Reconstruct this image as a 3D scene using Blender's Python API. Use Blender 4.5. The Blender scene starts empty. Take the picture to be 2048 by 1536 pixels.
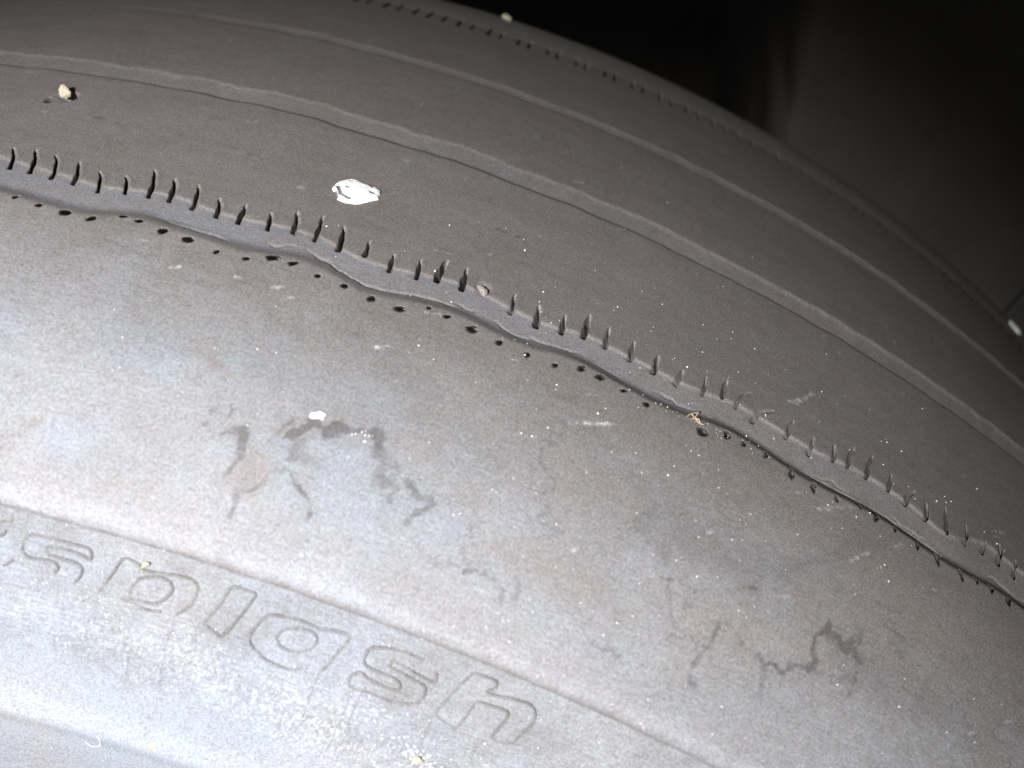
import bpy
import math, random
import numpy as np

# ------------------------------------------------------------------ camera, light, exposure
C = bpy.context.scene.collection
scene = bpy.context.scene
HUBH = 0.3166
CAM_POS = (0.12522, -0.18657, 0.68565)
CAM_RIGHT = (0.98524, 0.17116, -0.00051)
CAM_UP = (-0.09174, 0.53061, 0.84264)
CAM_BACK = (0.14449, -0.83016, 0.53848)
cam_data = bpy.data.cameras.new("camera")
cam_data.sensor_width = 36.0
cam_data.lens = 38.30
cam_data.clip_start = 0.01
cam_data.clip_end = 50.0
cam_data.dof.use_dof = True
cam_data.dof.focus_distance = 0.16
cam_data.dof.aperture_fstop = 22.0
cam = bpy.data.objects.new("camera", cam_data)
C.objects.link(cam)
from mathutils import Matrix, Vector
cam.matrix_world = Matrix(((CAM_RIGHT[0], CAM_UP[0], CAM_BACK[0], CAM_POS[0]),
                           (CAM_RIGHT[1], CAM_UP[1], CAM_BACK[1], CAM_POS[1]),
                           (CAM_RIGHT[2], CAM_UP[2], CAM_BACK[2], CAM_POS[2]), (0, 0, 0, 1)))
scene.camera = cam

world = bpy.data.worlds.new("World")
scene.world = world
world.use_nodes = True
bg = world.node_tree.nodes["Background"]
bg.inputs[0].default_value = (0.90, 0.94, 1.0, 1)
bg.inputs[1].default_value = 0.09

def lamp(name, loc, target, energy, size, color, spot=None, blend=1.0):
    d = bpy.data.lights.new(name, 'SPOT')
    d.energy = energy; d.color = color; d.shadow_soft_size = size
    d.spot_size = math.radians(spot); d.spot_blend = blend
    o = bpy.data.objects.new(name, d); C.objects.link(o)
    o.location = loc
    o.rotation_euler = (Vector(target) - Vector(loc)).to_track_quat('-Z', 'Y').to_euler()
    return o
# one lamp standing in for the camera flash, behind and a little above it
lamp("flash_stand_in", (0.055, -0.52, 0.860), (0.048, -0.10, 0.543), 43.5, 0.012, (0.985, 0.98, 1.0), 40, 1.0)

scene.view_settings.view_transform = 'Standard'
scene.view_settings.look = 'None'
scene.view_settings.exposure = 0.0
scene.view_settings.gamma = 1.0

# ------------------------------------------------------------------ the tyre as a surface: angle round the wheel, millimetres across it
PHI = math.radians(21.8)      # the tyre's fitted angles are counted from 21.8 deg left of upright
HUB = HUBH
# cross-section of the tyre, bead to bead (radius, offset along the axle), metres
PROFILE = [(.200,.083),(.206,.090),(.220,.0965),(.240,.1010),(.252,.1024),(.2590,.1028),(.2612,.1027),(.2630,.1018),
    (.2660,.1010),(.2740,.0999),(.2820,.0980),(.2880,.0960),(.2893,.0956),(.2901,.0966),(.2913,.0972),(.2935,.0961),
    (.2975,.0928),(.3020,.0882),(.3065,.0820),(.3097,.0750),(.3120,.0675),(.3136,.0581),
    (.3148,.0400),(.3160,.0183),(.3163,.0),(.3160,-.0183),(.3150,-.0400),(.3140,-.0581),(.3138,-.0670),(.3128,-.0745),
    (.3100,-.0810),(.3050,-.0865),(.2970,-.0925),(.2880,-.0968),(.2740,-.1003),(.2600,-.1025),(.2400,-.1010),(.2200,-.0965),(.206,-.090),(.200,-.083)]
def catmull(pts, n):
    P=np.array(pts); P=np.vstack([2*P[0]-P[1],P,2*P[-1]-P[-2]]); out=[]
    for i in range(1,len(P)-2):
        p0,p1,p2,p3=P[i-1:i+3]
        t0=0;t1=np.linalg.norm(p1-p0)**.5;t2=t1+np.linalg.norm(p2-p1)**.5;t3=t2+np.linalg.norm(p3-p2)**.5
        t=np.linspace(t1,t2,n,endpoint=False)[:,None]
        A1=(t1-t)/(t1-t0)*p0+(t-t0)/(t1-t0)*p1;A2=(t2-t)/(t2-t1)*p1+(t-t1)/(t2-t1)*p2;A3=(t3-t)/(t3-t2)*p2+(t-t2)/(t3-t2)*p3
        B1=(t2-t)/(t2-t0)*A1+(t-t0)/(t2-t0)*A2;B2=(t3-t)/(t3-t1)*A2+(t-t1)/(t3-t1)*A3
        out.append((t2-t)/(t2-t1)*B1+(t-t1)/(t2-t1)*B2)
    out.append(P[-2:-1]); return np.vstack(out)
_c=catmull(PROFILE,40)
_L=np.concatenate([[0],np.cumsum(np.linalg.norm(np.diff(_c,axis=0),axis=1))])
_s0=_L[21*40]                 # arc length zero in the middle of the near groove
_S=(_s0-_L)[::-1]*1000        # mm, positive towards the near bead, negative across the tread
_R=_c[::-1,0]; _Z=_c[::-1,1]
def prof(s):                  # s in mm -> radius, axle offset, outward normal (nr, nz)
    r=np.interp(s,_S,_R); z=np.interp(s,_S,_Z)
    e=.25
    dr=np.interp(s+e,_S,_R)-np.interp(s-e,_S,_R); dz=np.interp(s+e,_S,_Z)-np.interp(s-e,_S,_Z)
    l=np.hypot(dr,dz)+1e-12
    return r,z,dz/l,-dr/l
def surf(deg,s,h=0.0):        # angle (deg), s (mm), height above the rubber (mm) -> world point
    r,z,nr,nz=prof(s); a=np.radians(deg)-PHI
    r=r+nr*h*.001; z=z+nz*h*.001
    return np.stack([r*np.sin(a),-z,r*np.cos(a)+HUB],-1)
def normal(deg,s):
    r,z,nr,nz=prof(s); a=np.radians(deg)-PHI
    return np.stack([nr*np.sin(a),-nz,nr*np.cos(a)],-1)

# where things are on that surface: (degrees round the wheel, mm across)
SIPES= [[27.38,-3.54,27.1,-8.22],[27.96,-3.33,27.67,-8.79],[28.6,-2.77,28.29,-8.33],[29.24,-2.33,28.98,-7.56],[29.94,-1.61,29.7,-5.85],[30.59,-2.56,30.37,-6.14],[31.17,-3.21,30.89,-9.56],[31.72,-3.25,31.52,-8.44],[32.37,-2.74,32.18,-8.09],[33.05,-2.15,32.89,-6.07],[33.62,-2.08,33.56,-5.99],[34.38,-2.41,34.26,-5.82],[35.0,-3.34,34.84,-8.24],[35.57,-3.22,35.46,-9.03],[36.25,-2.54,36.12,-7.84],[36.93,-2.59,36.87,-6.24],[37.63,-1.45,37.58,-5.02],[38.33,-2.02,38.27,-5.82],[38.82,-3.07,38.85,-7.97],[39.48,-3.17,39.45,-7.77],[40.87,-2.02,40.83,-5.92],[41.57,-1.37,41.53,-5.4],[42.24,-2.17,42.23,-5.67],[42.82,-3.31,42.83,-8.28],[43.42,-3.08,43.43,-7.28],[44.13,-2.67,44.14,-6.59],[44.82,-2.25,44.85,-5.74],[45.47,-1.95,45.56,-5.21],[46.22,-2.69,46.25,-6.34],[46.76,-3.83,46.82,-7.88],[47.19,-3.55,47.44,-7.93],[47.71,-2.45,48.1,-6.48],[48.71,-2.56,48.84,-6.69],[49.42,-1.76,49.5,-5.21],[50.14,-3.12,50.18,-6.25],[50.6,-3.66,50.76,-8.27],[51.21,-3.84,51.38,-8.93],[51.93,-3.77,52.04,-7.33],[52.48,-3.03,52.72,-6.67]]
LOW= [[28.32,3.6],[29.0,4.54],[29.7,4.89],[30.37,5.01],[31.03,2.95],[31.48,3.24],[32.19,4.13],[32.84,4.64],[33.62,5.58],[34.33,5.18],[34.93,3.58],[35.45,3.49],[36.15,4.36],[36.85,4.72],[37.56,5.54],[38.29,5.66],[38.95,3.47],[39.45,3.81],[40.15,4.44],[40.88,5.1],[41.6,5.31],[42.32,5.14],[42.97,3.51],[43.49,3.76],[44.16,4.35],[44.8,4.95],[46.34,5.18],[46.99,3.6],[47.45,3.66],[48.12,3.67],[48.89,4.66],[49.55,5.11],[50.25,4.78],[50.93,3.31],[51.49,2.58],[51.43,3.46],[52.05,3.99],[52.77,4.66],[53.43,4.81],[54.2,4.9],[54.74,3.92],[55.28,3.55],[55.88,3.41]]
UP= [[26.85,-5.64],[27.55,-4.42],[28.47,-3.58],[29.14,-2.9],[29.87,-1.96],[30.42,-2.49],[31.22,-3.75],[31.89,-3.97],[32.66,-2.8],[33.6,-2.28],[34.43,-3.3],[35.09,-3.64],[36.01,-3.44],[36.36,-1.6],[37.27,-1.39],[38.23,-2.13],[38.81,-3.27],[39.67,-3.62],[40.64,-2.49],[41.6,-1.71],[42.24,-2.17],[42.86,-3.48],[43.94,-2.56],[44.91,-2.6],[45.37,-1.97],[46.34,-2.59],[46.99,-3.54],[47.75,-3.41],[48.89,-2.52],[49.68,-2.24],[50.49,-3.41],[51.59,-3.52],[52.6,-3.13],[53.27,-1.98],[53.82,-0.63],[55.15,-5.6],[56.69,-4.56]]
DN= [[27.7,2.43],[28.7,3.34],[29.67,4.1],[30.51,3.64],[31.26,1.98],[32.21,2.8],[33.12,3.12],[34.04,3.69],[34.85,2.76],[35.44,1.64],[36.6,2.44],[36.84,4.15],[37.6,4.28],[38.66,2.61],[39.47,1.98],[40.41,2.83],[41.48,3.5],[42.52,1.86],[43.37,2.31],[44.34,3.36],[45.29,3.62],[45.96,3.04],[46.9,1.75],[47.91,2.36],[48.93,3.5],[49.7,3.43],[50.48,3.28],[51.54,2.72],[51.98,2.96],[52.75,3.43],[53.53,3.83],[54.63,3.35],[55.55,2.24],[56.45,2.45]]
LETTERS={
'e0': [[[31.0,51.89],[31.17,51.44],[31.32,51.25],[31.34,50.54]],[[31.03,53.58],[31.15,53.19],[31.22,52.63]]] ,
's1': [[[31.7,54.66],[31.69,53.51],[31.88,52.22],[32.27,52.14],[32.92,52.14],[33.31,52.14],[33.42,52.79],[33.41,53.58]],[[32.31,54.29],[32.3,53.37],[32.64,53.12],[33.12,53.13],[33.39,53.54]],[[31.7,54.66],[31.89,55.3],[32.24,55.1],[32.55,55.08],[32.66,55.69],[32.58,56.41]],[[32.31,54.29],[32.67,54.37],[33.06,54.38],[33.25,54.82],[33.25,55.77],[33.1,57.21]],[[31.25,57.31],[31.5,56.12]]] ,
'p': [[[33.76,57.43],[34.03,54.35],[34.22,52.16],[34.61,52.35],[34.81,52.87],[35.27,52.58],[35.78,52.21],[36.05,52.47],[36.15,53.48],[36.08,55.31],[35.94,56.4],[35.77,57.27]],[[34.54,56.91],[34.55,55.68],[34.68,54.26],[34.92,53.59],[35.25,53.21],[35.46,53.46],[35.55,54.26],[35.46,55.38],[35.24,56.57],[34.94,56.94],[34.54,56.91]],[[34.33,57.26],[34.56,57.39],[35.06,57.8],[35.4,57.46]]] ,
'l': [[[36.49,57.43],[36.75,54.61],[36.92,51.76],[37.2,51.37],[37.49,51.45],[37.52,52.0],[37.35,54.48],[37.16,56.84],[37.0,58.41]],[[36.49,57.43],[36.8,57.89],[37.0,58.41]]] ,
'a': [[[37.91,58.74],[37.73,57.79],[37.7,56.58],[37.81,54.86],[38.01,53.51],[38.33,53.13],[38.84,52.87],[39.25,53.06],[39.7,52.63],[39.98,52.55],[40.01,53.25],[39.87,55.3],[39.65,58.37]],[[38.32,56.14],[38.43,54.8],[38.73,53.96],[39.07,53.78],[39.27,54.26],[39.29,55.23],[39.13,56.31],[38.82,57.08],[38.5,56.94],[38.32,56.14]],[[37.91,58.74],[38.31,59.53],[38.86,59.62],[39.26,58.54]]] ,
's2': [[[41.89,52.23],[41.26,52.1],[40.78,52.76],[40.57,53.33],[40.54,54.91],[40.7,55.6],[41.12,55.74],[41.44,55.82],[41.61,56.35],[41.58,57.1],[41.36,57.32],[40.85,57.12],[40.59,56.63],[40.41,57.29],[40.37,58.16],[40.47,59.03],[40.98,59.0],[41.65,58.84],[42.1,58.07],[42.25,56.64],[42.17,55.34],[41.88,55.09],[41.54,54.8],[41.22,54.61],[41.19,53.64],[41.47,53.8],[41.96,54.27],[42.32,54.35],[42.36,53.73],[42.26,52.94]]] ,
'h': [[[43.12,51.35],[42.85,55.24],[42.71,58.15],[43.05,58.88],[43.33,58.9],[43.45,55.94],[43.53,54.68],[43.87,54.39],[44.27,54.22],[44.37,55.06],[44.3,56.61],[44.23,58.48]],[[43.12,51.35],[43.46,51.18],[43.73,51.18],[43.78,51.98],[43.66,53.04],[44.34,52.45],[44.74,52.27],[44.95,53.07],[45.0,54.57],[44.86,56.59],[44.76,58.0],[44.43,58.56],[44.23,58.48]]] ,
}
DARK= [[[[37.16,29.37],[37.34,28.23],[37.56,27.16],[37.81,27.5],[37.99,27.5],[38.02,26.27],[38.23,26.36],[38.43,26.65],[38.65,26.04],[38.89,25.72],[39.07,26.19],[39.09,26.98]],1.2,0.9],[[[36.88,29.55],[36.97,28.41],[37.1,27.69]],0.42,0.5],[[[35.67,31.78],[35.89,31.11],[36.14,30.2]],0.66,0.7],[[[36.11,30.9],[36.21,31.98],[36.27,33.28],[36.27,34.06]],0.96,0.7],[[[36.22,34.6],[36.14,35.96],[36.08,36.36]],0.36,0.6],[[[37.38,30.08],[37.38,31.67],[37.63,31.53]],1.56,0.45],[[[36.49,37.66],[36.53,39.1],[36.53,40.76]],0.53,0.5],[[[37.0,34.52],[36.93,36.01],[36.89,36.69],[36.73,37.27],[36.49,37.66]],0.18,0.5],[[[37.0,34.52],[37.13,33.9],[37.33,33.47]],0.18,0.4],[[[37.41,33.34],[37.6,34.39],[37.73,34.94],[38.02,35.79],[38.18,36.74],[38.22,37.57],[38.22,38.49]],0.3,0.6],[[[39.09,27.8],[39.39,28.2],[39.36,29.54],[39.34,30.86],[39.53,31.44]],1.33,0.45],[[[39.65,28.97],[39.69,30.48],[39.81,31.68],[39.78,32.52]],0.91,0.55],[[[39.98,29.91],[40.21,30.72],[40.41,31.43],[40.61,30.87],[40.72,31.6],[40.63,32.41],[40.39,33.52],[40.38,34.46]],0.66,0.6],[[[35.59,27.75],[35.72,28.51],[35.71,29.82]],0.24,0.5],[[[35.28,29.57],[35.38,28.92]],0.36,0.5],[[[35.14,31.23],[35.26,31.21]],0.42,0.6],[[[47.94,30.88],[47.95,31.97],[47.94,33.33],[47.84,34.91],[47.75,36.47],[47.75,37.8],[47.83,38.72],[48.0,39.0]],0.43,0.6],[[[48.13,30.4],[48.47,31.16],[48.71,31.91]],0.31,0.4],[[[49.11,32.27],[49.34,32.82],[49.46,34.78],[49.57,36.31]],0.62,0.5],[[[49.38,32.72],[49.49,32.24],[49.65,32.51],[49.81,32.78],[49.9,32.1],[49.98,31.23],[50.19,30.91],[50.44,30.73]],0.43,0.7],[[[50.45,30.48],[50.47,29.51],[50.35,28.45],[50.32,26.66],[50.49,25.4],[50.7,24.94],[50.87,25.21],[50.96,25.91],[51.18,26.26],[51.39,25.69],[51.48,26.39],[51.63,26.7]],0.56,1.0],[[[50.48,25.3],[50.63,24.43],[50.51,24.03]],0.57,0.7],[[[51.07,25.37],[51.41,24.22],[51.41,23.26]],0.82,0.6],[[[51.6,28.17],[51.61,29.55],[51.63,31.1]],0.57,0.6],[[[51.99,20.36],[52.2,20.51],[52.51,20.38]],0.26,0.5],[[[48.1,25.99],[48.32,24.96],[48.56,24.65]],0.25,0.6],[[[48.35,18.92],[48.47,18.48]],0.26,0.5],[[[50.56,25.8],[50.67,26.44]],0.25,0.6],[[[50.73,25.35],[50.76,26.21]],0.25,0.6],[[[41.98,37.63],[42.15,37.03],[42.48,37.03],[42.76,37.32],[42.94,38.02],[42.99,39.21]],0.36,0.55],[[[43.18,36.21],[43.24,37.4],[43.26,38.31]],0.72,0.35],[[[45.31,39.44],[45.6,39.77],[45.78,39.27],[46.01,39.85]],0.36,0.5],[[[45.54,21.84],[45.38,23.73],[45.72,25.03],[46.25,25.62]],1.63,0.3],[[[40.4,34.31],[40.51,33.0],[40.72,31.92]],0.42,0.35],[[[46.46,28.8],[46.6,30.72]],0.61,0.4],[[[41.72,32.51],[41.81,33.65]],0.3,0.3],[[[45.52,34.58],[45.72,35.89]],1.09,0.2],[[[48.11,24.92],[49.73,17.89],[51.58,7.94]],2.5,0.12],[[[51.37,27.7],[53.54,26.65],[55.6,26.51]],5.67,0.18],[[[45.93,21.68],[46.95,23.37],[48.3,23.37]],4.39,0.18],[[[37.13,11.56],[38.38,15.66],[39.73,17.41]],3.87,0.12]]
BROWN= [[[[36.52,33.48],[36.76,34.32],[36.64,36.04]],2.86,0.8],[[[37.68,33.47],[37.97,34.2]],1.19,0.4],[[[34.32,21.78],[35.23,24.24]],1.48,0.6],[[[30.94,39.92],[31.54,36.08]],1.49,0.5],[[[38.84,26.14],[40.25,27.33],[41.75,29.5]],3.65,0.4],[[[42.5,33.1],[45.03,33.36]],4.2,0.35],[[[46.09,20.9],[46.74,19.14]],0.57,1.2],[[[36.9,29.16],[38.29,25.16]],1.81,0.4],[[[47.67,30.4],[49.49,29.2],[50.32,29.08]],3.07,0.5],[[[31.44,26.4],[31.61,24.0]],0.98,0.5],[[[42.47,23.79],[44.84,20.83],[46.88,22.1]],6.77,0.3],[[[51.52,14.07],[53.87,14.71]],4.64,0.4]]
BLUE= [[[[32.63,23.17],[33.84,24.85]],4.62,0.8],[[[35.41,23.54],[36.82,23.06]],3.68,0.75],[[[32.36,37.5],[34.73,37.2]],5.35,0.3],[[[38.15,33.37],[39.74,35.46]],4.18,0.25],[[[44.08,40.55],[46.62,40.05]],5.37,0.35],[[[51.17,26.87],[51.21,29.47]],2.02,0.5],[[[48.16,33.18],[48.61,35.36]],1.71,0.4],[[[50.49,34.66],[47.13,42.77]],3.7,0.25]]
WHITE= [[[[43.32,13.65],[43.66,12.58],[43.96,11.8]],0.39,1.0],[[[43.09,14.14],[44.14,11.27]],0.19,0.5],[[[48.95,-11.55],[49.53,-15.85]],0.67,0.8],[[[48.71,-10.88],[49.1,-11.1]],0.3,0.6],[[[49.77,8.68],[50.49,5.3]],0.4,0.5],[[[50.77,13.98],[51.31,11.02]],0.33,0.4],[[[52.05,7.51],[52.36,5.96]],0.34,0.4],[[[38.21,13.91],[38.47,13.01]],0.19,0.7],[[[32.87,11.12],[33.07,10.59]],0.19,0.7],[[[35.31,9.65],[35.52,8.95]],0.2,0.7],[[[34.37,9.55],[34.49,9.56]],0.2,0.5],[[[35.75,10.59],[35.92,10.28]],0.13,0.6],[[[31.69,7.58],[32.17,7.22]],0.2,0.4],[[[38.9,5.16],[39.25,4.42]],0.27,0.6],[[[55.82,-10.31],[56.24,-11.45]],0.23,0.5],[[[54.88,-18.91],[55.13,-20.64]],0.24,0.5],[[[38.44,-9.48],[38.9,-10.04]],0.18,0.4],[[[31.75,45.92],[32.62,46.32]],0.18,0.4]]
SCRATCH= [[[[27.95,-21.92],[28.5,-21.61],[28.91,-20.46]],0.17,0.8],[[[31.71,-21.69],[32.43,-20.75],[33.0,-19.83]],0.17,0.8],[[[39.68,-21.22],[40.24,-21.41],[40.76,-19.93]],0.19,0.9],[[[40.65,-59.86],[40.91,-58.23]],0.27,0.9],[[[36.35,-21.51],[36.78,-20.35]],0.23,0.6],[[[47.65,-20.96],[48.3,-21.14],[48.8,-19.93]],0.17,0.4],[[[44.27,-24.02],[44.76,-22.45]],0.16,0.4],[[[37.17,-24.13],[37.44,-24.51]],0.15,0.4]]
CHIP= [(35.16, -17.05), (35.16, -18.49), (35.27, -20.09), (35.47, -21.24), (35.68, -21.09), (35.82, -21.08), (36.12, -20.95), (36.37, -20.37), (36.43, -19.31), (36.42, -17.87), (36.21, -16.12), (35.98, -14.76), (35.75, -14.21), (35.47, -14.4), (35.33, -15.46)]
PITS= [[(35.27, -17.85), (35.37, -16.81), (35.47, -15.78), (35.61, -15.47), (35.75, -15.21)], [(35.54, -18.12), (35.56, -17.91)], [(36.18, -18.48), (36.23, -18.77)], [(36.07, -20.57), (36.16, -20.19)], [(35.53, -20.22), (35.57, -20.46)], [(35.3, -16.16), (35.41, -14.95)], [(35.9, -20.78), (36.02, -20.81)]]
FLAKE= [(37.39, 26.35), (37.41, 25.94), (37.53, 25.61), (37.59, 25.34), (37.69, 25.36), (37.76, 25.51), (37.73, 25.87), (37.71, 26.33), (37.65, 26.23), (37.51, 26.53), (37.42, 26.55)]
STRAW= [[(45.83, 4.73), (45.93, 3.86), (46.03, 4.03), (45.97, 4.59)], [(45.96, 3.37), (46.12, 2.98), (46.07, 3.88), (46.18, 4.37), (46.3, 4.62), (46.34, 4.14)], [(46.03, 4.19), (46.15, 4.13), (46.23, 4.7)], [(45.86, 4.25), (45.81, 4.97)]]
TAB= [(39.73, -4.32), (39.89, -4.44), (40.07, -4.52), (40.18, -4.15), (40.21, -2.9), (40.13, -2.15), (40.01, -2.74), (39.87, -3.23)]
# ------------------------------------------------------------------ noise on a lattice
_rng = np.random.default_rng(11)
_TAB = _rng.random((256, 256)).astype(np.float32)
def vnoise(x, y):
    xi = np.floor(x); yi = np.floor(y)
    fx = (x - xi).astype(np.float32); fy = (y - yi).astype(np.float32)
    fx = fx*fx*(3-2*fx); fy = fy*fy*(3-2*fy)
    xi = xi.astype(np.int64) & 255; yi = yi.astype(np.int64) & 255
    x1 = (xi+1) & 255; y1 = (yi+1) & 255
    return (_TAB[xi, yi]*(1-fx)+_TAB[x1, yi]*fx)*(1-fy) + (_TAB[xi, y1]*(1-fx)+_TAB[x1, y1]*fx)*fy
def fbm(x, y, octv=4, seed=0.0):
    a = .5; t = 0.0; n = 0.0
    x = x + seed*17.31; y = y + seed*9.77
    for k in range(octv):
        t = t + a*vnoise(x, y); n += a
        x = x*2.03+31.7; y = y*1.97+12.3; a *= .5
    return t/n - .5          # about -.3 .. .3
def sstep(a, b, x):
    t = np.clip((x-a)/(b-a), 0, 1); return t*t*(3-2*t)
MMDEG = 0.300*math.pi/180*1000     # mm of arc per degree, about the ridge radius

# ------------------------------------------------------------------ shape of the worn rubber
def ext(pts, lo, hi, period):       # repeat the measured stretch round the wheel
    a = np.array(sorted(pts)); return a
_up = np.array(sorted(UP)); _dn = np.array(sorted(DN))
def periodic_edge(tab, d, base, amp, ph):
    wave = base + amp*(np.abs(((d-ph)/4.0) % 1.0 - .5)*2 - .5)
    inside = sstep(tab[0, 0]-1.5, tab[0, 0], d)*(1-sstep(tab[-1, 0], tab[-1, 0]+1.5, d))
    m = sum(np.interp(d+o, tab[:, 0], tab[:, 1]) for o in (-.35, 0, .35))/3
    return m*inside + wave*(1-inside)
def edge_up(d): return periodic_edge(_up, d, -2.7, 1.8, 26.6)
def edge_dn(d): return periodic_edge(_dn, d, 3.0, 1.8, 26.6)
def g2_edges(d):
    w = .55*fbm(d*1.1, d*0+3.3, 2, 1.)*2
    return -43.4+1.2*w, -37.6+w
def g3_edges(d):
    w = .6*fbm(d*1.2, d*0+8.3, 2, 2.)*2
    return -79.0+w, -75.2+w
def g4_edges(d):
    w = .5*np.sin(d*1.6)
    return -118.2+w, -114.2+w
def trench(s, a, b, wa, wb):        # 1 inside, soft walls of width wa (far edge) and wb (near edge)
    return sstep(a-wa*.3, a+wa*.7, s)*(1-sstep(b-wb*.7, b+wb*.3, s))
def wedge(s, a, b, wb):              # worn floor that slopes down from the far edge to a wall at the near edge
    x = np.clip((s-a)/(b-a), 0, 1)
    return (.16*sstep(0, .06, x)+.84*x**.85)*(1-sstep(b-wb*.8, b+wb*.2, s))

sipes = [tuple(q) for q in SIPES]
d = sipes[-1][0]
k = 0
extra = []
while d < 66:
    d += (.66, .70, .72, .66, .58, .55, .6)[k % 7]; k += 1
    extra.append((d, -3.0+.8*math.sin(k), d+.06, -6.6+1.2*math.sin(k*2.1)))
lo = sipes[0][0]; k = 0
while lo > 15:
    lo -= (.62, .66, .68, .62, .58, .55)[k % 6]; k += 1
    extra.append((lo, -3.2+.8*math.sin(k), lo-.3, -7.6+1.0*math.sin(k*2.1)))
sipes = sorted(sipes+extra)
notches = [tuple(q) for q in LOW]
k = 0; d = notches[-1][0]
while d < 66: d += (.66, .7, .72, .6, .55)[k % 5]; k += 1; notches.append((d, 3.9+.8*math.sin(k*1.1)))
k = 0; d = notches[0][0]
while d > 15: d -= (.66, .7, .68, .6, .6)[k % 5]; k += 1; notches.append((d, 4.2+.7*math.sin(k*1.1)))
notches.sort()
random.seed(4)
SIPE_SHAPE = []    # (deg0, s0, deg1, s1, width_mm, depth)
for (d0, s0, d1, s1) in sipes:
    SIPE_SHAPE.append((d0, s0+.25, d1, s1, random.uniform(.34, .54)*(1-.25*(d0 > 46)), random.uniform(1.0, 2.4)))

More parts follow.
